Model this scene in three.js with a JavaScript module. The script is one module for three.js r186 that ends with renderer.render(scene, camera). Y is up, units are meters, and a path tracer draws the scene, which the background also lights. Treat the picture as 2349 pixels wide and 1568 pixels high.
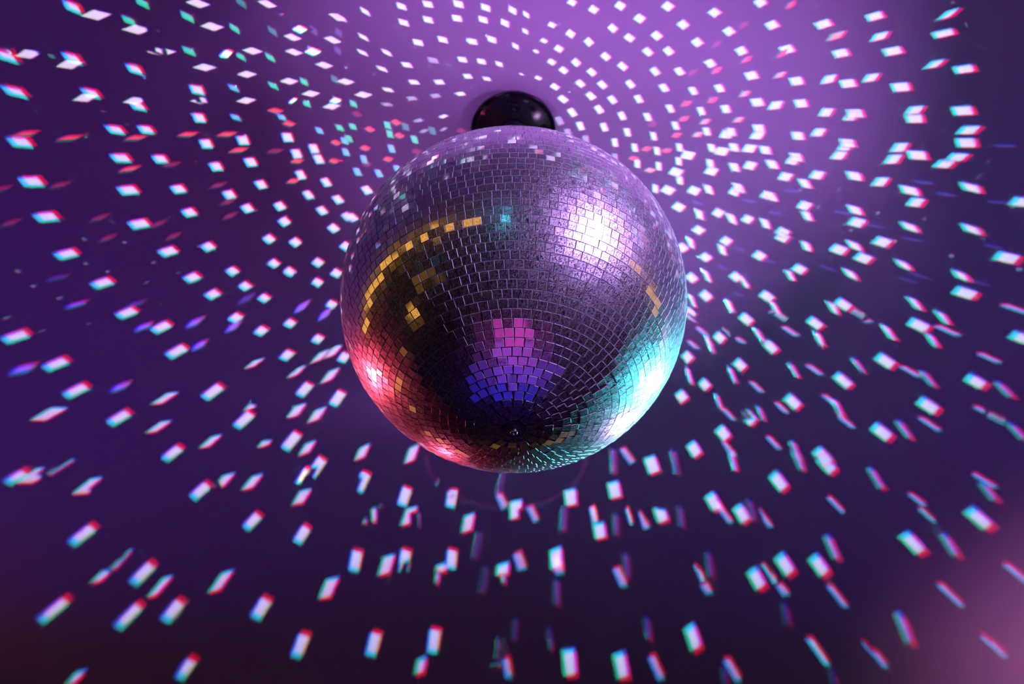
import * as THREE from 'three';
import { mergeGeometries } from 'three/addons/utils/BufferGeometryUtils.js';
import { RectAreaLightUniformsLib } from 'three/addons/lights/RectAreaLightUniformsLib.js';
RectAreaLightUniformsLib.init();

// ---------------------------------------------------------------- camera, exposure, lamps of the room and added ones
const scene = new THREE.Scene();
scene.background = new THREE.Color(0, 0, 0);
const renderer = new THREE.WebGLRenderer({ antialias: true });
renderer.toneMapping = THREE.LinearToneMapping;
renderer.toneMappingExposure = 1;
renderer.shadowMap.enabled = true;
renderer.shadowMap.type = THREE.PCFSoftShadowMap;

const BALL_Y = 2.4, R = 0.2, CEIL = BALL_Y + 0.43;          // the ball's centre stands over the origin of the floor
const camera = new THREE.PerspectiveCamera(43.81, 2349 / 1568, 0.05, 40);
camera.position.set(0, BALL_Y - 0.76492, 0.64412);
camera.lookAt(-0.0019187, BALL_Y - 0.76492 + 0.7330167, 0.64412 - 0.6802079);
camera.focus = 0.84; camera.userData.fStop = 4.5;

// position and aim relative to the ball's centre; cd, half angle in degrees, softness of the rim
const LAMPS = [
  { at: [2.0, 0.2, 2.0], aim: [0, -0.06, 0], color: [0.62, 0.34, 1.0], cd: 74, angle: 7, soft: 0.8, lens: 0.085, radius: 0.06, label: 'black stage lamp with a lavender white lens hung at the right front' },
  { at: [1.95, 0.26, -1.75], aim: [0, -0.07, 0], color: [0.07, 0.75, 0.88], cd: 120, angle: 4.8, soft: 0.3, lens: 0.085, radius: 0.06, label: 'black stage lamp with a teal lens hung at the right back' },
  { at: [-0.95, 0.26, -2.9], aim: [0, -0.07, 0], color: [1.0, 0.1, 0.22], cd: 6, angle: 4.8, soft: 0.3, lens: 0.06, radius: 0.05, label: 'small black stage lamp with a crimson lens hung far behind the ball' },
  { at: [-1.95, 0.26, -1.55], aim: [0, -0.07, 0], color: [1.0, 0.08, 0.14], cd: 22, angle: 4.8, soft: 0.3, lens: 0.085, radius: 0.06, label: 'black stage lamp with a red lens hung at the left back' },
  { at: [1.55, 0.26, -2.5], aim: [0, 0, 0], color: [0.85, 0.42, 1.0], cd: 14, angle: 5.5, soft: 0.5, lens: 0.085, radius: 0.06, label: 'black stage lamp with a pale pink lens hung behind the ball' },
  { at: [-0.5, 0.05, 5.0], aim: [0, 0, 0], color: [0.04, 0.5, 0.66], cd: 2.5, angle: 3.2, soft: 0.3, lens: 0.012, radius: 0.004, glow: 0.2, label: 'small added lamp with a teal lens tinting the ball from far in front' },  // added lamp, lays a dim teal tint over the tiles
  { at: [-2.0, -2.2, -0.7], aim: [-1.2, 0.43, -0.2], color: [0.17, 0.03, 1.0], cd: 2.7, angle: 32, soft: 1, lens: 0.06, radius: 0.012, label: 'added floor lamp with a blue violet lens washing the ceiling on the left', floor: true, added_shutter: true },  // added wash, turns the left of the ceiling bluer
  { at: [2.3, -2.2, -0.3], aim: [1.25, 0.43, -0.2], color: [0.26, 0.04, 1.0], cd: 2.6, angle: 31, soft: 1, lens: 0.06, radius: 0.012, label: 'added floor lamp with a violet blue lens washing the ceiling on the right', floor: true, added_shutter: true },  // added wash, turns the right of the ceiling violet
  { at: [2.95, -1.6, -1.7], aim: [2.2, 0.43, -1.5], color: [0.95, 0.22, 0.72], cd: 14, angle: 26, soft: 1, lens: 0.06, radius: 0.05, label: 'black stage lamp with a pink lens standing on the floor by the right wall', floor: true },
  { at: [-1.3, -2.2, 1.9], aim: [0.13, 0.43, -0.05], color: [0.62, 0.19, 1.0], cd: 17, angle: 8.5, soft: 1, lens: 0.06, radius: 0.012, label: 'added lilac floor lamp with a round black disc at the left front', floor: true, added_shutter: true },  // added second beam for the ceiling pool, softens the motor shadow
  { at: [1.85, -2.2, 1.25], aim: [0.05, 0.43, -0.10], color: [0.57, 0.18, 1.0], cd: 22, angle: 9.5, soft: 1, lens: 0.06, radius: 0.012, label: 'added violet floor lamp with a round black disc at the right front', floor: true, added_shutter: true },  // added beam for the pool of light around the motor
];
const WORKSHOP = { I: 122, O: 122 };                 // cd of the small bulbs added inside the ball

// ---------------------------------------------------------------- helpers
let seed = 7;
const rnd = () => { seed = (seed * 1664525 + 1013904223) >>> 0; return seed / 4294967296; };
const gauss = () => Math.sqrt(-2 * Math.log(rnd() + 1e-9)) * Math.cos(6.2831853 * rnd());
const V = (x, y, z) => new THREE.Vector3(x, y, z);
const used = {};
const numbered = (name) => { const n = (used[name] = (used[name] ?? -1) + 1); return n ? `${name}_${String(n).padStart(3, '0')}` : name; };
function mesh(name, geometry, material, parent) {
  const m = new THREE.Mesh(geometry, material);
  m.name = parent === scene ? numbered(name) : name;
  m.castShadow = m.receiveShadow = true;
  parent.add(m);
  return m;
}
function thing(name, label, category, x, y, z, group) {
  const g = new THREE.Group(); g.name = numbered(name); g.position.set(x, y, z);
  g.userData = group ? { label, category, group } : { label, category };
  scene.add(g);
  return g;
}
const std = (color, roughness, metalness = 0, more = {}) => new THREE.MeshStandardMaterial({ color: new THREE.Color(...color), roughness, metalness, ...more });
function texture(size, fill, srgb = false) {
  const data = new Uint8Array(size * size * 4);
  fill((x, y, r, g, b) => { const i = 4 * (((y % size) + size) % size * size + ((x % size) + size) % size); data[i] = r; data[i + 1] = g; data[i + 2] = b; data[i + 3] = 255; });
  const t = new THREE.DataTexture(data, size, size);
  t.wrapS = t.wrapT = THREE.RepeatWrapping; t.magFilter = THREE.LinearFilter; t.minFilter = THREE.LinearFilter; t.needsUpdate = true;
  if (srgb) t.colorSpace = THREE.SRGBColorSpace;
  return t;
}
// smooth noise that repeats every `period` cells
const hash = (x, y, s) => { const v = Math.sin(x * 127.1 + y * 311.7 + s * 74.7) * 43758.5453; return v - Math.floor(v); };
function noise(x, y, period, s) {
  const ix = Math.floor(x), iy = Math.floor(y), fx = x - ix, fy = y - iy, w = (t) => t * t * (3 - 2 * t), m = (a) => ((a % period) + period) % period;
  const a = hash(m(ix), m(iy), s), b = hash(m(ix + 1), m(iy), s), c = hash(m(ix), m(iy + 1), s), d = hash(m(ix + 1), m(iy + 1), s);
  return a + (b - a) * w(fx) + (c - a) * w(fy) + (a - b - c + d) * w(fx) * w(fy);
}

// ---------------------------------------------------------------- the setting
const plaster = texture(512, (put) => {
  for (let y = 0; y < 512; y++) for (let x = 0; x < 512; x++) {
    const v = 90 + 60 * noise(x / 4, y / 4, 128, 1) + 50 * noise(x / 16, y / 16, 32, 2) + 40 * noise(x / 64, y / 64, 8, 3);
    put(x, y, v, v, v);
  }
});
const ceilingMaterial = std([0.56, 0.53, 0.57], 0.85, 0, { bumpMap: plaster, bumpScale: 0.0008 });
const wallMaterial = std([0.035, 0.03, 0.045], 0.8), floorMaterial = std([0.03, 0.028, 0.034], 0.55);
const X0 = -2.3, X1 = 3.2, Z0 = -3.6, Z1 = 6.4, T = 0.12;
function slab(name, w, h, d, x, y, z, material) {
  const g = new THREE.BoxGeometry(w, h, d);
  const p = g.attributes.position, n = g.attributes.normal, uv = g.attributes.uv;                 // uv in metres
  for (let i = 0; i < p.count; i++) uv.setXY(i, Math.abs(n.getX(i)) > 0.5 ? p.getZ(i) : p.getX(i), Math.abs(n.getY(i)) > 0.5 ? p.getZ(i) : p.getY(i));
  const m = mesh(name, g, material, scene); m.position.set(x, y, z); m.userData.kind = 'structure';
  return m;
}
const W = X1 - X0, D = Z1 - Z0, XC = (X0 + X1) / 2, ZC = (Z0 + Z1) / 2;
slab('ceiling', W + 2 * T, T, D + 2 * T, XC, CEIL + T / 2, ZC, ceilingMaterial);
slab('floor', W + 2 * T, T, D + 2 * T, XC, -T / 2, ZC, floorMaterial);
slab('wall_left', T, CEIL, D + 2 * T, X0 - T / 2, CEIL / 2, ZC, wallMaterial);
slab('wall_right', T, CEIL, D + 2 * T, X1 + T / 2, CEIL / 2, ZC, wallMaterial);
slab('wall_back', W, CEIL, T, XC, CEIL / 2, Z0 - T / 2, wallMaterial);
slab('wall_front', W, CEIL, T, XC, CEIL / 2, Z1 + T / 2, wallMaterial);

// ---------------------------------------------------------------- the spots of light on the ceiling, in millimetres from the ball's axis (x to the right, z to the camera)
const SPOTS = {
  w: [[-707,110], [-653,94], [-648,41], [-589,167], [-574,36], [-538,146], [-512,113], [-441,183], [-473,36], [-455,89], [-429,150], [-405,36], [-395,78], [-379,114], [-344,182], [-334,67], [-317,134], [-319,112], [-305,47], [-278,92], [-277,26], [-260,130], [-248,163], [-250,66], [-226,45]],
  g: [[-544,160], [-518,185], [-460,165], [-471,115], [-397,148], [-398,107], [-355,105], [-359,61], [-312,67], [-314,32], [-267,37], [-269,-9], [-258,-28], [-249,-7], [-243,31], [-195,-5], [-193,-20], [-155,-30]],
  h: [[-380,185], [-344,144], [-293,115], [-266,71], [-167,-8], [-126,-15]],
  q: [[-285,144], [-255,115], [-250,141]],
  c: [[-419,57], [-427,9], [-356,9], [-302,-14], [-270,-9], [-265,-32], [-266,-52], [-252,-88], [-239,-65], [-218,-91], [-193,-46], [-187,-83]],
  a: [[-741,108], [-750,52], [-948,-447], [-1116,-873], [-775,-33], [-785,-105], [-787,-174], [-1245,-1448], [-898,-520], [-781,-252], [-618,179], [-645,104], [-885,-595], [-1046,-1098], [-636,49], [-740,-317], [-619,-12], [-824,-677], [-626,-62], [-718,-388], [-633,-122], [-1052,-1480], [-559,87], [-572,28], [-635,-189], [-951,-1269], [-571,-12], [-564,-64], [-664,-424], [-602,-247], [-744,-792], [-924,-1453], [-652,-487], [-550,-120], [-976,-1785], [-544,-166], [-575,-305], [-475,54], [-484,8], [-717,-926], [-484,-37], [-530,-237], [-548,-344], [-610,-600], [-478,-78], [-469,-131], [-500,-291], [-519,-401], [-425,-31], [-565,-685], [-485,-325], [-445,-158], [-421,-70], [-623,-1044], [-413,-112], [-478,-434], [-683,-1442], [-456,-353], [-421,-221], [-423,-274], [-390,-154], [-388,-185], [-441,-498], [-354,-26], [-399,-292], [-420,-415], [-478,-753], [-377,-228], [-345,-55], [-345,-94], [-612,-1646], [-514,-1099], [-423,-594], [-339,-132], [-316,-46], [-437,-841], [-353,-317], [-345,-272], [-374,-455], [-311,-65], [-321,-163], [-306,-108], [-335,-369], [-307,-199], [-316,-296], [-291,-141], [-360,-620], [-331,-504], [-291,-237], [-280,-175], [-272,-177], [-399,-1213], [-343,-894], [-241,-123], [-402,-1638], [-252,-949], [-275,-1210], [-229,-1621], [-144,-955], [-157,-1207]],
  r: [[-763,-19], [-698,-27], [-621,-83], [-594,-27], [-510,-21], [-449,-21], [-437,-49], [-365,19], [-348,-3], [-360,-106], [-347,-69], [-288,-69], [-280,-36], [-235,-46], [-224,-13], [-201,-66], [-182,-1], [-179,-24], [192,-65], [211,-48], [243,-51], [255,-24], [263,4], [262,29], [302,35], [300,82], [342,99], [392,107], [389,179]],
  s: [[-844,-120], [-857,-188], [-745,-113], [-702,-178], [-702,-220], [-605,-190], [-551,-75], [-587,-216], [-485,-114], [-476,-146], [-479,-174], [-379,-51], [-241,13], [-236,-75], [-154,-52], [-81,-16], [215,-5], [266,30], [265,79], [294,122], [328,150]],
  k: [[-243,162], [-219,111], [-215,134], [-208,171], [-193,86], [-184,111], [-188,53], [-156,178], [-155,155], [-156,92], [-148,65], [-137,126], [-119,181], [-120,159], [-110,65], [-101,130], [-107,9], [-79,161], [-76,181], [-79,46], [-74,100], [-67,74], [-58,127], [-46,97], [-42,159], [-38,176], [-39,70], [-30,130], [-20,93], [-13,63], [-11,154], [0,172], [4,120], [13,77], [17,52], [18,142], [19,166], [34,112], [38,71], [45,128], [57,96], [56,151], [63,57], [67,116], [76,37], [75,83], [83,138], [83,183], [91,15], [93,95], [101,62], [105,-8], [110,126], [118,42], [117,80], [114,173], [132,20], [134,60], [142,-10], [136,104], [151,36], [143,146], [161,-37], [151,178], [168,9], [162,89], [179,-19], [168,132], [176,61], [193,-46], [200,-75], [191,37], [180,160], [208,7], [197,111], [221,-26], [234,-122], [211,81], [207,135], [229,-52], [235,-80], [227,55], [218,177], [227,112], [241,21], [253,-8], [266,-71], [247,81], [264,-46], [272,-106], [243,151], [308,-232], [330,-364], [272,50], [267,125], [314,-173], [289,17], [347,-305], [303,-18], [322,-124], [291,93], [317,-75], [315,-47], [285,168], [311,54], [365,-247], [326,20], [310,141], [401,-376], [341,-19], [370,-182], [350,-46], [357,-82], [371,-121], [333,112], [417,-320], [355,74], [372,31], [383,-13], [347,182], [401,-51], [429,-192], [370,150], [429,-138], [417,-77], [484,-379], [399,114], [497,-305], [424,65], [453,-64], [447,-26], [439,29], [478,-113], [510,-240], [497,-177], [588,-461], [443,151], [593,-382], [479,108], [528,-39], [502,61], [603,-302], [555,-99], [593,-239], [526,12], [574,-165], [513,162], [715,-444], [554,111], [583,55], [691,-281], [654,-127], [677,-200], [620,3], [742,-372], [645,-61], [806,-465], [619,137], [806,-407], [802,-306], [690,16], [668,83], [715,-39], [753,-122], [784,-205]],
  K: [[-192,29], [-153,39], [-146,2], [-139,-16], [-117,99], [-117,43], [-108,-13], [-75,13], [-52,42], [72,1], [86,-20], [115,-32], [163,-64]],
  o: [[221,-87], [289,-23], [297,-1], [348,2], [350,45], [397,75], [465,134]],
  b: [[-47,-1700], [-29,-1275], [5,-1002], [107,-1207], [165,-1760], [132,-956], [208,-1089], [231,-928], [320,-1779], [307,-838], [349,-1023], [255,-125], [264,-91], [277,-158], [294,-242], [344,-617], [340,-506], [279,-60], [328,-393], [320,-309], [509,-1611], [298,-126], [393,-785], [317,-205], [385,-583], [338,-263], [352,-351], [321,-89], [465,-974], [345,-170], [394,-455], [332,-53], [447,-732], [368,-228], [335,-23], [366,-128], [399,-307], [446,-528], [539,-1021], [436,-408], [397,-183], [493,-683], [375,-48], [382,-79], [383,-25], [630,-1305], [432,-260], [420,-135], [464,-353], [497,-480], [401,26], [601,-899], [462,-210], [464,-221], [443,-100], [689,-1239], [574,-635], [449,-70], [509,-290], [487,-156], [568,-419], [494,-97], [478,-20], [777,-1243], [680,-811], [481,14], [695,-839], [472,68], [520,-61], [568,-247], [609,-373], [661,-573], [526,-45], [521,7], [584,-190], [616,-266], [534,70], [529,133], [601,-110], [785,-730], [639,-231], [730,-519], [609,-68], [613,-47], [984,-1145], [616,17], [672,-150], [765,-425], [857,-648], [622,91], [694,-77], [617,165], [710,-65], [824,-346], [711,-17], [929,-577], [1109,-1043], [869,-266], [847,-150], [972,-458]],
  u: [[307,-150], [371,-286], [411,-348], [396,-246], [393,-147], [453,-273], [442,-171], [460,-127], [561,-289], [557,-171], [617,-198], [710,-316], [689,-226], [728,-306], [672,-112], [716,-135], [843,-323], [836,-242], [811,-151], [779,-45]],
  v: [[-968,-534], [-805,-368], [-792,-585], [-697,-423], [-599,-413], [-604,-471], [-529,-424], [-391,-375], [-351,-393]],
  V: [[-816,-305], [-694,-366], [-489,-355]],
  t: [[-1074,-871], [-968,-667], [-1329,-1850], [-965,-909], [-1048,-1269], [-750,-707], [-926,-1336], [-713,-620], [-652,-755], [-761,-1312], [-657,-893], [-592,-896], [-536,-639], [-509,-521], [-530,-753], [-451,-659], [-430,-544], [-491,-954], [-448,-778], [-410,-671], [-377,-502], [-486,-1345], [-365,-555], [-348,-488], [-330,-792], [-334,-1021], [-323,-1236], [-248,-1027], [-222,-798], [-277,-1777], [-189,-1271], [-109,-1055]],
  d: [[353,-561], [380,-474], [423,-635], [438,-557], [487,-828], [470,-449], [517,-671], [558,-545], [617,-791], [629,-823], [790,-1163], [673,-653], [682,-531], [819,-887], [831,-723], [1095,-1562], [832,-569], [1079,-1154], [1093,-939], [996,-601], [1073,-729]],
  p: [[-28,-967], [-21,-1783], [14,-1217], [44,-1016], [110,-1238], [193,-1023], [273,-1290], [248,-804], [305,-1044], [422,-1784], [344,-472], [356,-437], [493,-1322], [496,-1018], [447,-671], [466,-781], [651,-1799], [431,-459], [489,-589], [594,-1036], [559,-761], [492,-397], [694,-1334], [553,-651], [524,-438], [595,-541], [878,-1685], [646,-627], [750,-983], [857,-1385], [698,-695], [650,-405], [1051,-1704], [786,-546], [941,-970], [876,-702], [822,-437], [1155,-1379], [1062,-893], [980,-666], [928,-509], [1377,-1656], [928,-383], [1295,-1282]],
  e: [[115,-1372], [121,-1040], [223,-827], [247,-1065], [288,-1245], [374,-1560], [359,-830], [399,-1035], [499,-1239], [639,-1846], [560,-1006], [745,-1481], [974,-1866]],
  E: [[-89,-1151], [-76,-1307], [-26,-898], [3,-1567], [100,-1618]],
};
const SHAPES = {
  a: [[-558,87,-20,3,-6,13], [-749,53,-29,6,-7,15], [-785,-105,-34,4,-3,19], [-784,-251,-39,2,-3,17], [-948,-447,-56,4,0,19], [-824,-676,-62,5,4,20], [-1237,-1444,-158,11,19,27], [-623,-1044,-70,8,14,22], [-685,-1441,-114,4,18,31], [-145,-955,-72,1,8,23], [-612,-1650,-144,-1,10,32], [-377,-228,-18,-2,-2,16], [-425,-31,-18,1,-2,16], [-306,-108,-14,2,-1,17], [-399,-1212,-97,-8,7,28], [-229,-1621,-142,-1,11,33]],
  k: [[109,128,10,-1,-1,-13], [-77,181,-8,-12,-10,2], [-43,159,-7,-12,-9,1], [-137,126,-13,-8,-8,5], [217,177,12,1,4,-14], [162,89,9,3,6,-14], [105,-8,10,3,8,-14], [241,20,11,0,7,-14], [513,162,22,0,6,-12], [285,168,12,2,6,-13], [620,138,29,1,7,-11], [583,56,27,0,9,-15], [715,-39,32,2,12,-16], [424,65,19,0,7,-14], [753,-122,37,-3,16,-14], [429,-192,18,2,19,-14], [787,-209,38,-2,19,-13], [690,-280,31,0,24,-11], [402,-377,15,4,32,-11], [718,-444,25,2,44,-16], [-212,113,-13,-1,-8,6], [-219,111,-16,-1,-7,4]],
  d: [[558,-545,12,6,48,-11], [832,-569,14,7,60,-15], [832,-723,12,10,73,-13], [818,-887,6,14,90,-14], [791,-1163,6,19,118,-16], [1096,-1563,2,24,196,-25]],
  e: [[396,-1029,6,14,86,-13], [115,-1372,2,20,130,-4], [499,-1240,3,17,118,-17]],
  b: [[617,165,21,1,15,11], [527,133,22,0,7,11], [471,68,20,1,6,13], [483,14,19,-1,5,14], [711,-17,30,1,8,15], [601,-110,23,3,4,18], [397,-182,19,-1,2,15], [639,-231,32,0,2,18], [464,-220,24,-1,1,16], [825,-346,47,2,-1,20], [568,-419,37,-2,-1,17], [730,-519,50,-1,-5,21], [662,-574,53,-2,-3,19], [493,-684,44,3,-13,23], [340,-505,27,2,-9,18], [784,-730,64,2,-11,24], [600,-899,70,1,-15,26], [984,-1145,110,-1,-7,29], [689,-1239,99,1,-21,31], [509,-1610,143,-1,-34,34], [230,-928,63,-2,-5,28], [168,-1760,169,0,-10,38], [-29,-1275,94,-2,-21,32]],
  t: [[-920,-1324,126,-4,-27,20], [-761,-1312,118,-3,-33,24], [-486,-1345,109,-1,-22,30], [-965,-909,91,-2,-32,26], [-713,-621,58,-4,-21,15], [-509,-522,35,-2,-24,11], [-410,-670,47,1,-26,17], [-249,-1028,74,-3,-19,26]],
  w: [[-509,114,-25,2,-20,-12], [-588,167,-25,0,-19,-15], [-430,151,-21,1,-13,-11], [-395,78,-16,3,-15,-9], [-473,36,-18,4,-18,-8], [-317,134,-17,2,-10,-8]],
  r: [[-510,-21,-22,2,-17,-7], [-698,-27,-29,0,-22,-8], [342,99,13,0,7,8], [302,35,13,0,6,9], [-224,-12,-9,8,-10,-4]],
  o: [[342,99,13,0,7,8], [465,134,22,0,8,10], [302,35,13,0,6,9]],
  g: [[-397,107,-14,4,-5,9], [-460,165,-18,3,-4,10], [-267,37,-11,3,-3,10], [-219,-91,-10,4,1,15]],
  v: [[-806,-368,-41,6,-14,-4], [-968,-535,-43,13,-38,-7], [-604,-471,-26,7,-28,-6]],
  p: [[745,-984,6,13,84,4], [940,-970,9,12,92,8], [1156,-1380,11,17,158,5], [1051,-1704,10,21,193,8], [493,-1322,-2,23,109,9], [595,-540,11,10,45,2], [980,-665,15,10,74,2], [928,-509,16,9,59,1], [356,-438,7,9,30,4], [-28,-967,-9,18,53,18], [44,-1016,-10,17,65,16], [14,-1217,-11,24,79,14], [423,-1785,-11,25,161,13]],
  u: [[672,-112,34,1,8,-4], [689,-226,41,4,11,-2], [396,-244,22,5,8,-2]],
};
// How each kind of spot is made: which added bulbs shine through its hole, the colour and the density of the gel before it.
const KINDS = {
  a: ['I', [0.9, 0.88, 1], 'a'], k: ['O', [1, 1, 1], 'k'], K: ['O', [0.42, 0.40, 0.42], 'k'], b: ['O', [0.9, 1, 1], 'b'], d: ['O', [0.62, 0.42, 0.62], 'd'],
  e: ['O', [0.14, 0.06, 0.2], 'e'], E: ['O', [0.05, 0.03, 0.10], 'e'], t: ['O', [0.95, 0.75, 0.8], 't'], w: ['O', [1, 0.9, 0.85], 'w'],
  p: ['I', [0.62, 0.4, 0.66], 'p'], r: ['', [0.95, 0.12, 0.10], 'r'], s: ['', [0.26, 0.03, 0.06], 'r'], o: ['', [1, 0.45, 0.28], 'o'],
  g: ['', [0.10, 0.85, 0.40], 'g'], h: ['', [0.07, 0.28, 0.22], 'g'], q: ['', [0.12, 0.08, 0.2], 'g'], c: ['', [0.25, 0.68, 0.95], 'g'],
  v: ['', [0.42, 0.18, 1.0], 'v'], V: ['', [0.10, 0.05, 0.28], 'v'], u: ['', [0.07, 0.05, 0.32], 'u'],
};
// Bulbs added inside the ball throw the spots: two groups of red, green, blue.
const HOLDERS = { I: V(-0.058, -0.025, 0.0), O: V(0.058, -0.025, 0.0) };
const RED = [0.84, 0, 0.02], GREEN = [0, 0.72, 0.30], BLUE = [0.03, 0.07, 0.92];
const ADDED_BULBS = [
  ['I', V(-0.0018, -0.0012, -0.0014), RED], ['I', V(0.0004, 0.0008, 0.0020), GREEN], ['I', V(0.0018, 0.0007, -0.0006), BLUE],
  ['O', V(-0.0016, 0.0010, 0.0004), RED], ['O', V(0.0018, -0.0003, 0.0), GREEN], ['O', V(-0.0004, -0.0010, -0.0010), BLUE],
];

// ---------------------------------------------------------------- the mirror ball
const ball = thing('mirror_ball', 'large mirror ball of small square mirror tiles hanging under a black motor', 'mirror ball', 0, BALL_Y, 0);
const SHELL = R - 0.0034, CAP = 0.0125 / R, ROWS = 65, TILE = 0.0089, THICK = 0.0026;

// outlines of the spots on the ceiling (relative to the ball's centre) -> holes added in the shell
const SPOT_SCALE = 0.94;
function outline(x, z, shapes) {
  let total = 0; const s = [0, 0, 0, 0];
  for (const [sx, sz, ...q] of shapes) { const w = 1 / ((sx - x) ** 2 + (sz - z) ** 2 + 900) ** 2; total += w; q.forEach((v, i) => { s[i] += v * w; }); }
  const r = Math.hypot(x, z), rx = x / r, rz = z / r, k = SPOT_SCALE * (z > 230 ? 2.5 : 1) / total / 2000;
  const ux = (s[0] * rx - s[1] * rz) * k, uz = (s[0] * rz + s[1] * rx) * k, vx = (s[2] * rx - s[3] * rz) * k, vz = (s[2] * rz + s[3] * rx) * k;
  return [[1, 1], [1, -1], [-1, -1], [-1, 1]].map(([a, b]) => V(x / 1000 + a * ux + b * vx, CEIL - BALL_Y, z / 1000 + a * uz + b * vz));
}
function toSphere(from, to, radius) {
  const d = to.clone().sub(from).normalize(), b = from.dot(d), c = from.lengthSq() - radius * radius;
  return from.clone().addScaledVector(d, -b + Math.sqrt(b * b - c));
}
const grow = (points, by) => { const c = points.reduce((a, p) => a.add(p), V(0, 0, 0)).divideScalar(points.length); return points.map((p) => p.clone().add(p.clone().sub(c).setLength(by))); };
// the rings of spots go on over the camera, where the ball mirrors them
for (let ring = 0.26; ring < 1.5; ring += 0.048 + 0.02 * ring + 0.012 * rnd()) {
  const n = Math.round(ring * 2 * Math.PI / (0.045 + 0.03 * ring)), phase = rnd();
  for (let i = 0; i < n; i++) {
    const a = (i + phase) / n * 2 * Math.PI, x = ring * Math.sin(a), z = ring * Math.cos(a);
    if (z < 0.24 || z > 0.66 || rnd() < 0.25) continue;
    const pick = rnd();
    SPOTS[pick < 0.62 ? 'k' : pick < 0.74 ? 'K' : pick < 0.82 ? 'g' : pick < 0.9 ? 'w' : pick < 0.96 ? 'o' : 'c'].push([Math.round(x * 1000), Math.round(z * 1000)]);
  }
}
// and behind the ball, where the camera does not see them
const eye = camera.position.clone().sub(V(0, BALL_Y, 0));
for (let ring = 0.1; ring < 1.1; ring += 0.06 + 0.05 * ring) {
  const n = Math.round(ring * 2 * Math.PI / (0.06 + 0.08 * ring)), phase = rnd();
  for (let i = 0; i < n; i++) {
    const a = (i + phase) / n * 2 * Math.PI, x = ring * Math.sin(a), z = ring * Math.cos(a), to = V(x, CEIL - BALL_Y, z).sub(eye);
    if (to.angleTo(eye.clone().negate()) > 0.85 * Math.asin(R / eye.length())) continue;
    SPOTS[x < -0.05 ? 'a' : rnd() < 0.6 ? 'k' : 'b'].push([Math.round(x * 1000), Math.round(z * 1000)]);
  }
}
const holes = [];
for (const [kind, spots] of Object.entries(SPOTS)) {
  const [holder, tint, shape] = KINDS[kind];
  for (const [x, z] of spots) {
    const lamp = HOLDERS[holder || (x < 0 ? 'I' : 'O')];
    const corners = outline(x, z, SHAPES[shape]), rim = corners.map((p) => toSphere(lamp, p, SHELL)), mid = V(x / 1000, CEIL - BALL_Y, z / 1000);
    const d = mid.distanceTo(lamp), level = Math.min(1, d ** 2.55 / (mid.y - lamp.y) / 26);
    holes.push({ lamp, rim, wide: grow(corners.map((p) => toSphere(lamp, p, R)), 0.0011), centre: toSphere(lamp, mid, SHELL), color: tint.map((t) => t * level) });
  }
}
// a faint ring of light beyond the ball, thrown through added slits
for (let k = 0; k < 34; k++) {
  const edge = (a, r) => V(-0.018 + r * Math.cos(a), CEIL - BALL_Y, -0.822 + r * Math.sin(a)), a0 = Math.PI * (0.97 + 1.06 * k / 34), a1 = Math.PI * (0.97 + 1.06 * (k + 1) / 34), lamp = HOLDERS.I;
  const corners = [edge(a0, 0.169), edge(a1, 0.169), edge(a1, 0.181), edge(a0, 0.181)], mid = edge((a0 + a1) / 2, 0.175), d = mid.distanceTo(lamp), level = d ** 3 / (mid.y - lamp.y) / 26;
  holes.push({ lamp, rim: corners.map((p) => toSphere(lamp, p, SHELL)), wide: grow(corners.map((p) => toSphere(lamp, p, R)), 0.0011), centre: toSphere(lamp, mid, SHELL), color: [0.045 * level, 0.012 * level, 0.03 * level] });
}
// convex polygons on a plane: what is left of `poly` when `hole` is cut out of it, as convex pieces
const cross2 = (a, b, p) => (b[0] - a[0]) * (p[1] - a[1]) - (b[1] - a[1]) * (p[0] - a[0]);
const area2 = (p) => p.reduce((s, a, i) => { const b = p[(i + 1) % p.length]; return s + a[0] * b[1] - a[1] * b[0]; }, 0) / 2;
function clip(poly, a, b, keepLeft) {
  const out = [];
  poly.forEach((p, i) => {
    const q = poly[(i + 1) % poly.length], s = cross2(a, b, p) * (keepLeft ? 1 : -1), t = cross2(a, b, q) * (keepLeft ? 1 : -1);
    if (s >= 0) out.push(p);
    if ((s > 0 && t < 0) || (s < 0 && t > 0)) { const f = s / (s - t); out.push([p[0] + (q[0] - p[0]) * f, p[1] + (q[1] - p[1]) * f]); }
  });
  return out;
}
function cut(poly, hole) {
  const h = area2(hole) < 0 ? hole.slice().reverse() : hole, pieces = [];
  let inside = poly;
  for (let i = 0; i < h.length && inside.length > 2; i++) {
    const a = h[i], b = h[(i + 1) % h.length], outside = clip(inside, a, b, false);
    if (outside.length > 2 && Math.abs(area2(outside)) > 1e-10) pieces.push(outside);
    inside = clip(inside, a, b, true);
  }
  return inside.length > 2 && Math.abs(area2(inside)) > 1e-10 ? pieces : [poly];
}
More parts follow.
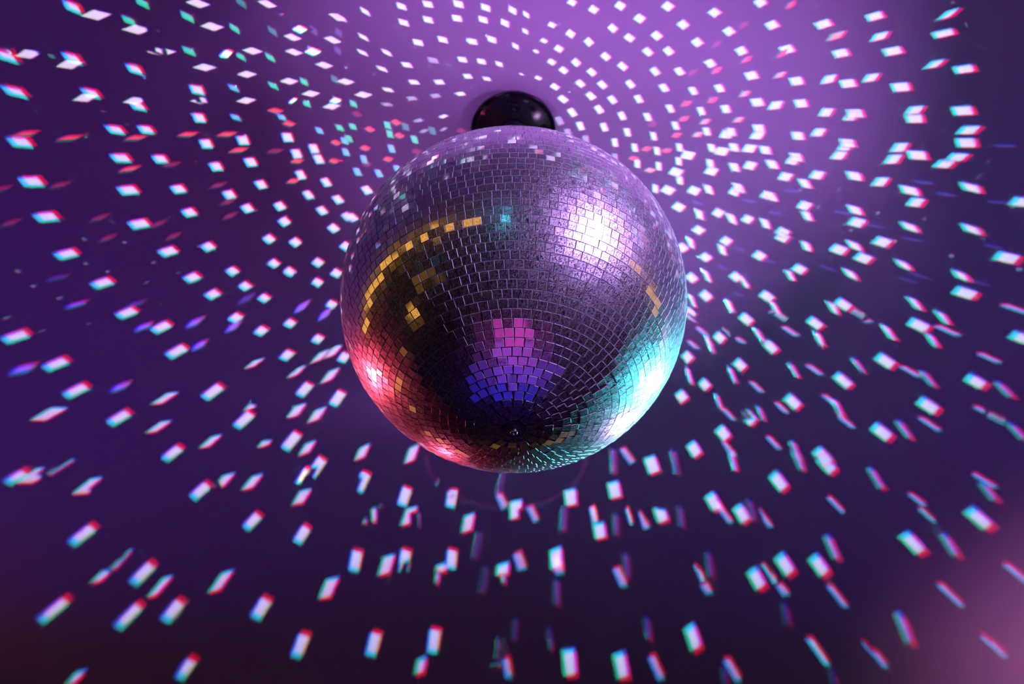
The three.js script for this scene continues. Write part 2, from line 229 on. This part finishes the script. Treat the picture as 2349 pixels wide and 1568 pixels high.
class Faces {                                                   // collects flat convex faces
  constructor() { this.p = []; this.n = []; this.uv = []; this.c = []; this.i = []; }
  add(points, normal, uvs, color) {
    const at = this.p.length / 3;
    points.forEach((q, k) => { this.p.push(q.x, q.y, q.z); this.n.push(normal.x, normal.y, normal.z); this.uv.push(...(uvs ? uvs[k] : [0, 0])); if (color) this.c.push(...color); });
    const turn = points[1].clone().sub(points[0]).cross(points[2].clone().sub(points[0])).dot(normal) < 0;
    for (let k = 1; k < points.length - 1; k++) this.i.push(at, at + (turn ? k + 1 : k), at + (turn ? k : k + 1));
  }
  build() {
    const g = new THREE.BufferGeometry(), f = (a, n) => new THREE.BufferAttribute(new Float32Array(a), n);
    g.setAttribute('position', f(this.p, 3)); g.setAttribute('normal', f(this.n, 3)); g.setAttribute('uv', f(this.uv, 2));
    if (this.c.length) g.setAttribute('color', f(this.c, 3));
    g.setIndex(this.i);
    return g;
  }
}
// the shell: small flat facets with the added light holes cut out
{
  const shell = new Faces(), N = 44;
  for (let r = 0; r < N; r++) {
    const t0 = (r / N) * Math.PI, t1 = ((r + 1) / N) * Math.PI, n = 2 * N;
    for (let c = 0; c < n; c++) {
      const a0 = (c / n) * 2 * Math.PI, a1 = ((c + 1) / n) * 2 * Math.PI, on = (t, a) => V(Math.sin(t) * Math.cos(a), -Math.cos(t), Math.sin(t) * Math.sin(a));
      const mid = on((t0 + t1) / 2, (a0 + a1) / 2), e = V(-mid.z, 0, mid.x).normalize(), u = e.clone().cross(mid).normalize();
      const flat = (p) => { const s = 1 / p.dot(mid); return [p.dot(e) * s * SHELL, p.dot(u) * s * SHELL]; };
      const corners = [on(t0, a0), on(t0, a1), on(t1, a1), on(t1, a0)].filter((p, k, all) => p.distanceTo(all[(k + 1) % all.length]) > 1e-9);
      let pieces = [corners.map(flat)];
      if (area2(pieces[0]) < 0) pieces[0].reverse();
      for (const h of holes) if (h.centre.distanceTo(mid.clone().multiplyScalar(SHELL)) < 0.03) { const f = h.rim.map(flat); pieces = pieces.flatMap((p) => cut(p, f)); }
      for (const p of pieces) shell.add(p.map(([x, y]) => mid.clone().multiplyScalar(SHELL).addScaledVector(e, x).addScaledVector(u, y).setLength(SHELL)), mid);
    }
  }
  mesh('shell', shell.build(), std([0.26, 0.26, 0.27], 0.55), ball);
  // a tube ends where it would stand in the beam of a hole that looks to the other bulbs
  for (const j of holes) { j.width = j.rim[0].distanceTo(j.rim[2]) * 0.75; j.tube = 2.2 * j.width + 0.002; }
  for (const j of holes) for (const i of holes) {
    if (i.lamp === j.lamp || i.centre.distanceTo(j.centre) > 0.02) continue;
    for (let s = 0.0042; s < j.tube; s += 0.0007) {
      const p = j.centre.clone().add(j.lamp.clone().sub(j.centre).setLength(s)), q = i.centre.clone().add(i.lamp.clone().sub(i.centre).setLength(s));
      if (p.distanceTo(q) < 0.42 * (i.width + j.width)) { j.tube = s; break; }
    }
  }
  // black tubes added inside the shell let each hole see its own bulbs only
  const tubes = new Faces(), gels = new Faces();
  for (const h of holes) {
    const outer = grow(h.rim, 0.00015), inner = grow(h.rim.map((p) => p.clone().add(h.lamp.clone().sub(p).setLength(h.tube))), 0.0004);
    for (let k = 0; k < 4; k++) {
      const j = (k + 1) % 4, quad = [outer[k], outer[j], inner[j], inner[k]];
      tubes.add(quad, quad[1].clone().sub(quad[0]).cross(quad[3].clone().sub(quad[0])).normalize());
    }
    const up = h.centre.clone().normalize();
    // the added gels lie side by side: a new one is trimmed where it would cover one that is there
    const e = V(-up.z, 0, up.x).normalize(), n = e.clone().cross(up).normalize(), flat = (p) => { const s = SHELL / p.dot(up); return [p.dot(e) * s, p.dot(n) * s]; };
    h.gel = grow(h.rim, 0.0003);
    let pieces = [h.gel.map(flat)];
    if (area2(pieces[0]) < 0) pieces[0].reverse();
    for (const o of holes) { if (o === h) break; if (o.centre.distanceTo(h.centre) < 0.016) { const f = o.gel.map(flat); pieces = pieces.flatMap((p) => cut(p, f)); } }
    for (const p of pieces) gels.add(p.map(([x, y]) => up.clone().multiplyScalar(SHELL + 0.0004).addScaledVector(e, x).addScaledVector(n, y)), up, null, h.color);
  }
  mesh('added_light_tube', tubes.build(), std([0.01, 0.01, 0.01], 0.9, 0, { side: THREE.DoubleSide }), ball).userData.kind = 'stuff';
  const gel = mesh('added_color_gel', gels.build(), new THREE.MeshPhysicalMaterial({ color: 0xffffff, vertexColors: true, transmission: 1, thickness: 0, roughness: 0, ior: 1.2, side: THREE.DoubleSide }), ball);
  gel.userData.kind = 'stuff'; gel.castShadow = false;
}
// scratches and dust on the mirror glass, as roughness
const scratched = texture(1024, (put) => {
  const v = new Float32Array(1024 * 1024), at = (x, y) => ((Math.floor(y) & 1023) << 10) | (Math.floor(x) & 1023);
  for (let y = 0; y < 1024; y++) for (let x = 0; x < 1024; x++) {
    const blot = noise(x / 22, y / 22, 1024 / 22 | 0, 5) * 0.6 + noise(x / 7, y / 7, 1024 / 7 | 0, 6) * 0.4, speck = hash(x, y, 9);
    v[at(x, y)] = speck > (blot < 0.42 ? 0.94 : blot < 0.5 ? 0.8 : 0.66) ? 0.47 : 0.03;
  }
  for (let k = 0; k < 900; k++) {
    let x = rnd() * 1024, y = rnd() * 1024, a = 1.1 + gauss() * 0.35, l = 12 + rnd() * 90;
    const deep = 0.3 + rnd() * 0.35;
    for (let s = 0; s < l; s++) { x += Math.cos(a); y += Math.sin(a); a += gauss() * 0.02; v[at(x, y)] = deep; if (rnd() > 0.5) v[at(x + 1, y)] = deep; }
  }
  for (let y = 0; y < 1024; y++) for (let x = 0; x < 1024; x++) { const q = Math.min(255, v[at(x, y)] * 255); put(x, y, q, q, q); }
});
const mirror = std([0.93, 0.92, 0.94], 1, 1, { roughnessMap: scratched });
const glassEdge = std([0.26, 0.28, 0.30], 0.42);
// one tile: x to the east, y to the north, z outwards, the mirror face at z = 0
function tileGeometry(w, h, u0, v0) {
  const f = new Faces(), s = new Faces(), c = 0.00028, x = w / 2, y = h / 2, uv = (p) => [u0 + p[0] / 0.036, v0 + p[1] / 0.036];
  const top = [[-x + c, -y + c], [x - c, -y + c], [x - c, y - c], [-x + c, y - c]], rim = [[-x, -y], [x, -y], [x, y], [-x, y]];
  f.add(top.map(([a, b]) => V(a, b, 0)), V(0, 0, 1), top.map(uv));
  rim.forEach((p, k) => {
    const j = (k + 1) % 4, q = rim[j], n = V(q[1] - p[1], p[0] - q[0], 0).normalize();
    s.add([V(...top[k], 0), V(...top[j], 0), V(...q, -c), V(...p, -c)], V(n.x, n.y, 1).normalize());
    s.add([V(...p, -c), V(...q, -c), V(...q, -THICK), V(...p, -THICK)], n);
  });
  return [f.build(), s.build()];
}
const join = (faces, sides) => mergeGeometries([faces, sides], true);                              // group 0 mirror, group 1 edges
const variants = Array.from({ length: 12 }, () => tileGeometry(TILE, TILE, rnd(), rnd()));
const joined = variants.map(([f, s]) => join(f, s));
const tiles = [];
for (let r = 0; r < ROWS; r++) {
  const pitch = (Math.PI - 2 * CAP) / ROWS, t = CAP + (r + 0.5) * pitch, inner = Math.min(Math.sin(t - pitch / 2), Math.sin(t + pitch / 2));
  const n = Math.max(6, Math.floor((2 * Math.PI * R * inner) / (TILE + 0.00022))), phase = rnd() * 6.28, loose = 1 + 1.6 * Math.exp(-inner * 6);
  for (let c = 0; c < n; c++) {
    const a = phase + (c / n) * 2 * Math.PI + gauss() * 0.0006 / Math.max(inner, 0.1), z = V(Math.sin(t) * Math.cos(a), -Math.cos(t), Math.sin(t) * Math.sin(a));
    const x = V(z.z, 0, -z.x).normalize(), y = z.clone().cross(x), m = new THREE.Matrix4().makeBasis(x, y, z);
    m.multiply(new THREE.Matrix4().makeRotationFromEuler(new THREE.Euler(gauss() * 0.014, gauss() * 0.014, gauss() * 0.008 * loose)));
    m.setPosition(z.clone().multiplyScalar(R - 0.0002 + gauss() * 0.00012));
    tiles.push({ m, z, kind: Math.floor(rnd() * 12) });
  }
}
for (const t of tiles) { const p = t.z.clone().multiplyScalar(R), d = eye.clone().sub(p); t.seen = d.dot(t.z) / d.length() ** 3; t.holes = holes.filter((h) => h.centre.distanceTo(p) < 0.022); }
tiles.sort((p, q) => q.seen - p.seen);
const restFaces = [], restSides = [];
let shown = 0, pierced = 0, seenHoles = 0;
for (const t of tiles) {
  const inv = t.m.clone().invert(), x = TILE / 2, square = [[-x, -x], [x, -x], [x, x], [-x, x]];
  let pieces = [square];
  for (const h of t.holes) { const f = h.wide.map((p) => p.clone().applyMatrix4(inv)).map((p) => [p.x, p.y]); pieces = pieces.flatMap((p) => cut(p, f)); }
  if (pieces.length === 1 && pieces[0] === square) {
    if (shown < 300) { const b = mesh('mirror_tile', joined[t.kind], [mirror, glassEdge], ball); b.name = shown ? `mirror_tile_${String(shown).padStart(3, '0')}` : 'mirror_tile'; b.applyMatrix4(t.m); shown++; continue; }
    restFaces.push(variants[t.kind][0].clone().applyMatrix4(t.m)); restSides.push(variants[t.kind][1].clone().applyMatrix4(t.m));
    continue;
  }
  pierced++; if (t.seen > 0) seenHoles++;
  const f = new Faces(), s = new Faces(), u0 = rnd(), v0 = rnd();
  for (const p of pieces) {
    f.add(p.map(([a, b]) => V(a, b, 0)), V(0, 0, 1), p.map(([a, b]) => [u0 + a / 0.036, v0 + b / 0.036]));
    p.forEach((a, k) => { const b = p[(k + 1) % p.length], n = V(b[1] - a[1], a[0] - b[0], 0).normalize(); s.add([V(...a, 0), V(...b, 0), V(...b, -THICK), V(...a, -THICK)], n); });
  }
  if (pieces.length) { restFaces.push(f.build().applyMatrix4(t.m)); restSides.push(s.build().applyMatrix4(t.m)); }
}
const rest = mesh('mirror_tile', join(mergeGeometries(restFaces), mergeGeometries(restSides)), [mirror, glassEdge], ball);
rest.name = 'smaller_mirror_tiles'; rest.userData.kind = 'stuff';
console.log(tiles.length, 'tiles', pierced, 'pierced', seenHoles, 'of them in view', holes.length, 'holes');
// plates at both poles, with a domed screw and two screw holes below
const plateMaterial = std([0.06, 0.06, 0.075], 0.4, 0.3), steel = std([0.7, 0.7, 0.72], 0.18, 1), blackHole = std([0.004, 0.004, 0.004], 0.9);
for (const s of [-1, 1]) {
  const p = mesh('pole_plate', new THREE.LatheGeometry([[0, 0.0016], [0.0108, 0.0010], [0.0124, 0.0003], [0.0128, -0.0016]].map(([a, b]) => new THREE.Vector2(a, b)), 40), plateMaterial, ball);
  p.position.y = s * (R - 0.0008); if (s < 0) p.rotation.x = Math.PI;
  if (s > 0) continue;
  const screw = mesh('center_screw', new THREE.LatheGeometry([[0, 0.0046], [0.0016, 0.0046], [0.0022, 0.0056], [0.0032, 0.0056], [0.0037, 0.0048], [0.0038, 0.0012]].map(([a, b]) => new THREE.Vector2(a, b)), 36), steel, p);
  screw.position.z = 0.0;
  for (const [a, b] of [[-0.0066, -0.0052], [0.0060, -0.0046]]) { const h = mesh('screw_hole', new THREE.CylinderGeometry(0.0011, 0.0011, 0.0003, 20), blackHole, p); h.position.set(a, 0.00135, -b); }
}
// the added bulbs and their holders inside
for (const [key, at] of Object.entries(HOLDERS)) {
  const g = mesh('added_bulb_holder', new THREE.CylinderGeometry(0.006, 0.007, 0.012, 20), std([0.02, 0.02, 0.02], 0.6), ball);
  g.position.copy(at).y -= 0.0105;
}
for (const [key, off, color] of ADDED_BULBS) {
  const at = HOLDERS[key].clone().addScaledVector(off, key === 'I' ? 0.3 : 0.4), b = mesh('added_bulb', new THREE.SphereGeometry(0.0006, 12, 8), std([0, 0, 0], 0.5, 0, { emissive: new THREE.Color(...color), emissiveIntensity: 2 }), ball);
  b.position.copy(at); b.castShadow = false;
  const l = new THREE.SpotLight(new THREE.Color(...color), WORKSHOP[key], 0, 1.5, 0.02, 2); l.name = 'added_bulb';
  l.position.copy(at).y += BALL_Y; l.target.position.copy(l.position).y += 1; l.castShadow = true; l.shadow.radius = 0.02; l.shadow.camera.near = 0.002;
  scene.add(l, l.target);
}

// ---------------------------------------------------------------- the motor and the shaft
const blackPlastic = std([0.008, 0.008, 0.012], 0.14), blackMetal = std([0.02, 0.02, 0.022], 0.45, 0.6);
{
  const g = thing('ball_motor', 'round black motor fixed to the ceiling right above the mirror ball', 'motor', 0, CEIL, 0);
  const L = (pts, n = 64) => new THREE.LatheGeometry(pts.map(([a, b]) => new THREE.Vector2(a, b)), n);
  mesh('housing', L([[0.0, 0], [0.052, 0], [0.0535, -0.004], [0.058, -0.020], [0.0625, -0.0255], [0.0643, -0.0275], [0.0645, -0.0295], [0.0632, -0.0312], [0.0615, -0.0315], [0.0596, -0.0300], [0.0570, -0.0290], [0.045, -0.0300], [0.030, -0.0308], [0.0, -0.0310]].reverse()), blackPlastic, g);
  mesh('hub', L([[0.0205, -0.0305], [0.0205, -0.0335], [0.0195, -0.0345], [0.013, -0.0352], [0.0, -0.0352]].reverse()), blackPlastic, g);
  mesh('drive_shaft', new THREE.CylinderGeometry(0.004, 0.004, 0.205, 20), steel, g).position.y = -0.0352 - 0.0975;
  const n = 8;
  for (let k = 0; k < n; k++) {
    const a = (k / n) * 2 * Math.PI + 0.12, s = mesh('screw', L([[0.0042, -0.0285], [0.0042, -0.0312], [0.0034, -0.0322], [0.0018, -0.0322], [0.0014, -0.0312], [0, -0.0312]].reverse(), 20), blackMetal, g);
    s.position.set(0.047 * Math.cos(a), 0, 0.047 * Math.sin(a));
  }
  const cable = mesh('cable_gland', L([[0.0075, -0.0290], [0.0075, -0.0325], [0.006, -0.0345], [0.0036, -0.0345], [0.0030, -0.0318], [0, -0.0318]].reverse(), 28), blackMetal, g);
  cable.position.set(0.002, 0, 0.040);
}
// ---------------------------------------------------------------- stage lamps outside the picture, with the added ones
const glow = (color, k) => std([0.02, 0.02, 0.02], 0.4, 0, { emissive: new THREE.Color(...color), emissiveIntensity: k });
for (const s of LAMPS) {
  const at = V(...s.at).add(V(0, BALL_Y, 0)), aim = V(...s.aim).add(V(0, BALL_Y, 0)), base = s.floor ? 0 : CEIL;
  const g = thing('stage_lamp', s.label, 'stage lamp', at.x, base, at.z);
  const can = new THREE.Group(); can.name = 'lamp_head'; can.position.y = at.y - base; g.add(can); can.lookAt(aim);
  const q = s.lens, L = (pts) => new THREE.LatheGeometry(pts.map(([a, b]) => new THREE.Vector2(a, b)), 48).rotateX(Math.PI / 2);
  mesh('can', L([[0, -0.20], [q * 0.55, -0.195], [q * 0.8, -0.17], [q * 1.1, -0.03], [q * 1.14, 0.012], [q * 1.04, 0.012], [q * 1.02, -0.006], [0, -0.006]]), blackMetal, can);
  mesh('lens', L([[q * 1.01, -0.004], [q * 0.6, 0.0], [0, 0.002]]), glow(s.color, s.glow ?? (s.floor ? 0.3 : 6)), can);
  const drop = at.y - base, bar = (w, h, d, x, y, z) => { const b = mesh('yoke', new THREE.BoxGeometry(w, h, d), blackMetal, g); b.position.set(x, y, z); };
  bar(0.02, Math.abs(drop), 0.03, q * 1.3, drop / 2, 0); bar(0.02, Math.abs(drop), 0.03, -q * 1.3, drop / 2, 0); bar(q * 2.6, 0.02, 0.03, 0, drop > 0 ? 0.01 : -0.01, 0);
  if (s.added_shutter) {                                              // an added disc keeps the added wash beam off the ball
    const from = aim.clone().sub(at).normalize().multiplyScalar(0.026).add(at), to = V(0, BALL_Y, 0).sub(from).normalize(), m = mesh('added_shutter', new THREE.CylinderGeometry(0.039, 0.039, 0.003, 40), blackMetal, g);
    m.position.copy(from).addScaledVector(to, 0.42).sub(g.position); m.quaternion.setFromUnitVectors(V(0, 1, 0), to);
    const rod = mesh('added_shutter_arm', new THREE.CylinderGeometry(0.004, 0.004, 0.46, 12), blackMetal, g), low = m.position.clone().add(V(0, -0.03, 0)), foot = V(0, drop - 0.06, 0);
    rod.position.copy(low).add(foot).divideScalar(2); rod.scale.y = low.distanceTo(foot) / 0.46; rod.quaternion.setFromUnitVectors(V(0, 1, 0), low.clone().sub(foot).normalize());
  }
  const l = new THREE.SpotLight(new THREE.Color(...s.color), s.cd, 0, THREE.MathUtils.degToRad(s.angle), s.soft, 2);
  l.name = 'stage_lamp'; l.position.copy(at).addScaledVector(aim.clone().sub(at).normalize(), 0.016 + s.radius); l.target.position.copy(aim);
  l.castShadow = true; l.shadow.radius = s.radius / 0.02; l.shadow.mapSize.set(2048, 2048);
  scene.add(l, l.target);
}
function areaLight(color, k, w, h, at, towards) {
  const l = new THREE.RectAreaLight(new THREE.Color(...color), k, w, h); l.name = 'panel_light';
  l.position.copy(at); l.lookAt(at.clone().add(towards)); scene.add(l);
}
// the glowing dance floor that the ball mirrors below its middle
{
  const g = thing('led_dance_floor', 'low dance floor of glowing pink, purple, violet and blue panels', 'dance floor', 0, 0, 0);
  const rows = [[[1.0, 0.07, 0.78], [0.06, 0.50, 0.58, 0.08]], [[0.52, 0.08, 0.95], [0.14, 0.58, 0.52, 0.2]], [[0.20, 0.05, 0.85], [0.30, 0.62, 0.60, 0.32]], [[0.03, 0.025, 0.75], [0.40, 0.62, 0.50, 0.16]]];
  const w = 0.5, x0 = -0.98, d = 0.54, z0 = 1.12, n = 4;
  const frame = mesh('frame', new THREE.BoxGeometry(n * w + 0.06, 0.06, 4 * d + 0.06), blackMetal, g); frame.position.set(x0 + n * w / 2, 0.03, z0 - 2 * d);
  rows.forEach(([color, levels], r) => levels.forEach((k, c) => {
    const x = x0 + (c + 0.5) * w, z = z0 - (r + 0.5) * d, i = r * n + c;
    const p = mesh('panel', new THREE.BoxGeometry(w - 0.02, 0.02, d - 0.02), glow(color, k * 0.5), g); p.name = i ? `panel_${String(i).padStart(3, '0')}` : 'panel'; p.position.set(x, 0.066, z);
    if (k > 0.25) areaLight(color, k * 0.5, w - 0.02, d - 0.02, V(x, 0.078, z), V(0, 1, 0));
  }));
}
// amber light strips under the ceiling and low on the walls
function strip(label, x, y, z, length, height, facing, k) {
  const g = thing('amber_strip', label, 'light strip', x, y, z), along = facing.x ? [0.03, height, length] : [length, height, 0.03], amber = [1.0, 0.47, 0.075];
  mesh('housing', new THREE.BoxGeometry(...along.map((v) => (v === 0.03 ? 0.03 : v + 0.02))), blackMetal, g).position.addScaledVector(facing, 0.016);
  mesh('diffuser', new THREE.BoxGeometry(...along), glow(amber, k * 0.4), g).position.addScaledVector(facing, 0.02);
  areaLight(amber, k * 0.6, length, height, V(x, y, z).addScaledVector(facing, 0.04), facing);
}
strip('long amber light strip under the ceiling on the left wall', X0, BALL_Y + 0.315, 2.6, 7.0, 0.15, V(1, 0, 0), 1.1);
strip('amber light strip under the ceiling on the right wall', X1, BALL_Y + 0.315, 1.0, 3.2, 0.15, V(-1, 0, 0), 0.8);
strip('dim amber light strip low on the back wall', 0.4, BALL_Y - 1.75, Z0, 2.6, 0.3, V(0, 0, 1), 0.16);
const PANELS = [[-0.9, -2.4, 0.3, 0.4], [-0.75, -1.5, 0.35, 0.45], [-1.15, -0.5, 0.25, 0.2], [-1.1, 0.5, 0.3, 0.9], [-0.8, 1.3, 0.45, 0.12], [-1.2, 2.0, 0.5, 0.1], [-0.3, -2.0, 0.2, 0.35]];
PANELS.forEach(([y, z, size, k], i) => strip(`${['first', 'second', 'third', 'fourth', 'fifth', 'sixth', 'topmost'][i]} amber wall panel on the left wall${i < 6 ? ', counted from the back' : ', above the others'}`, X0, BALL_Y + y, z, size, size, V(1, 0, 0), k));
strip('dim orange light strip at mid height on the back wall', -1.5, BALL_Y - 0.25, Z0, 1.2, 0.2, V(0, 0, 1), 0.3);

renderer.render(scene, camera);
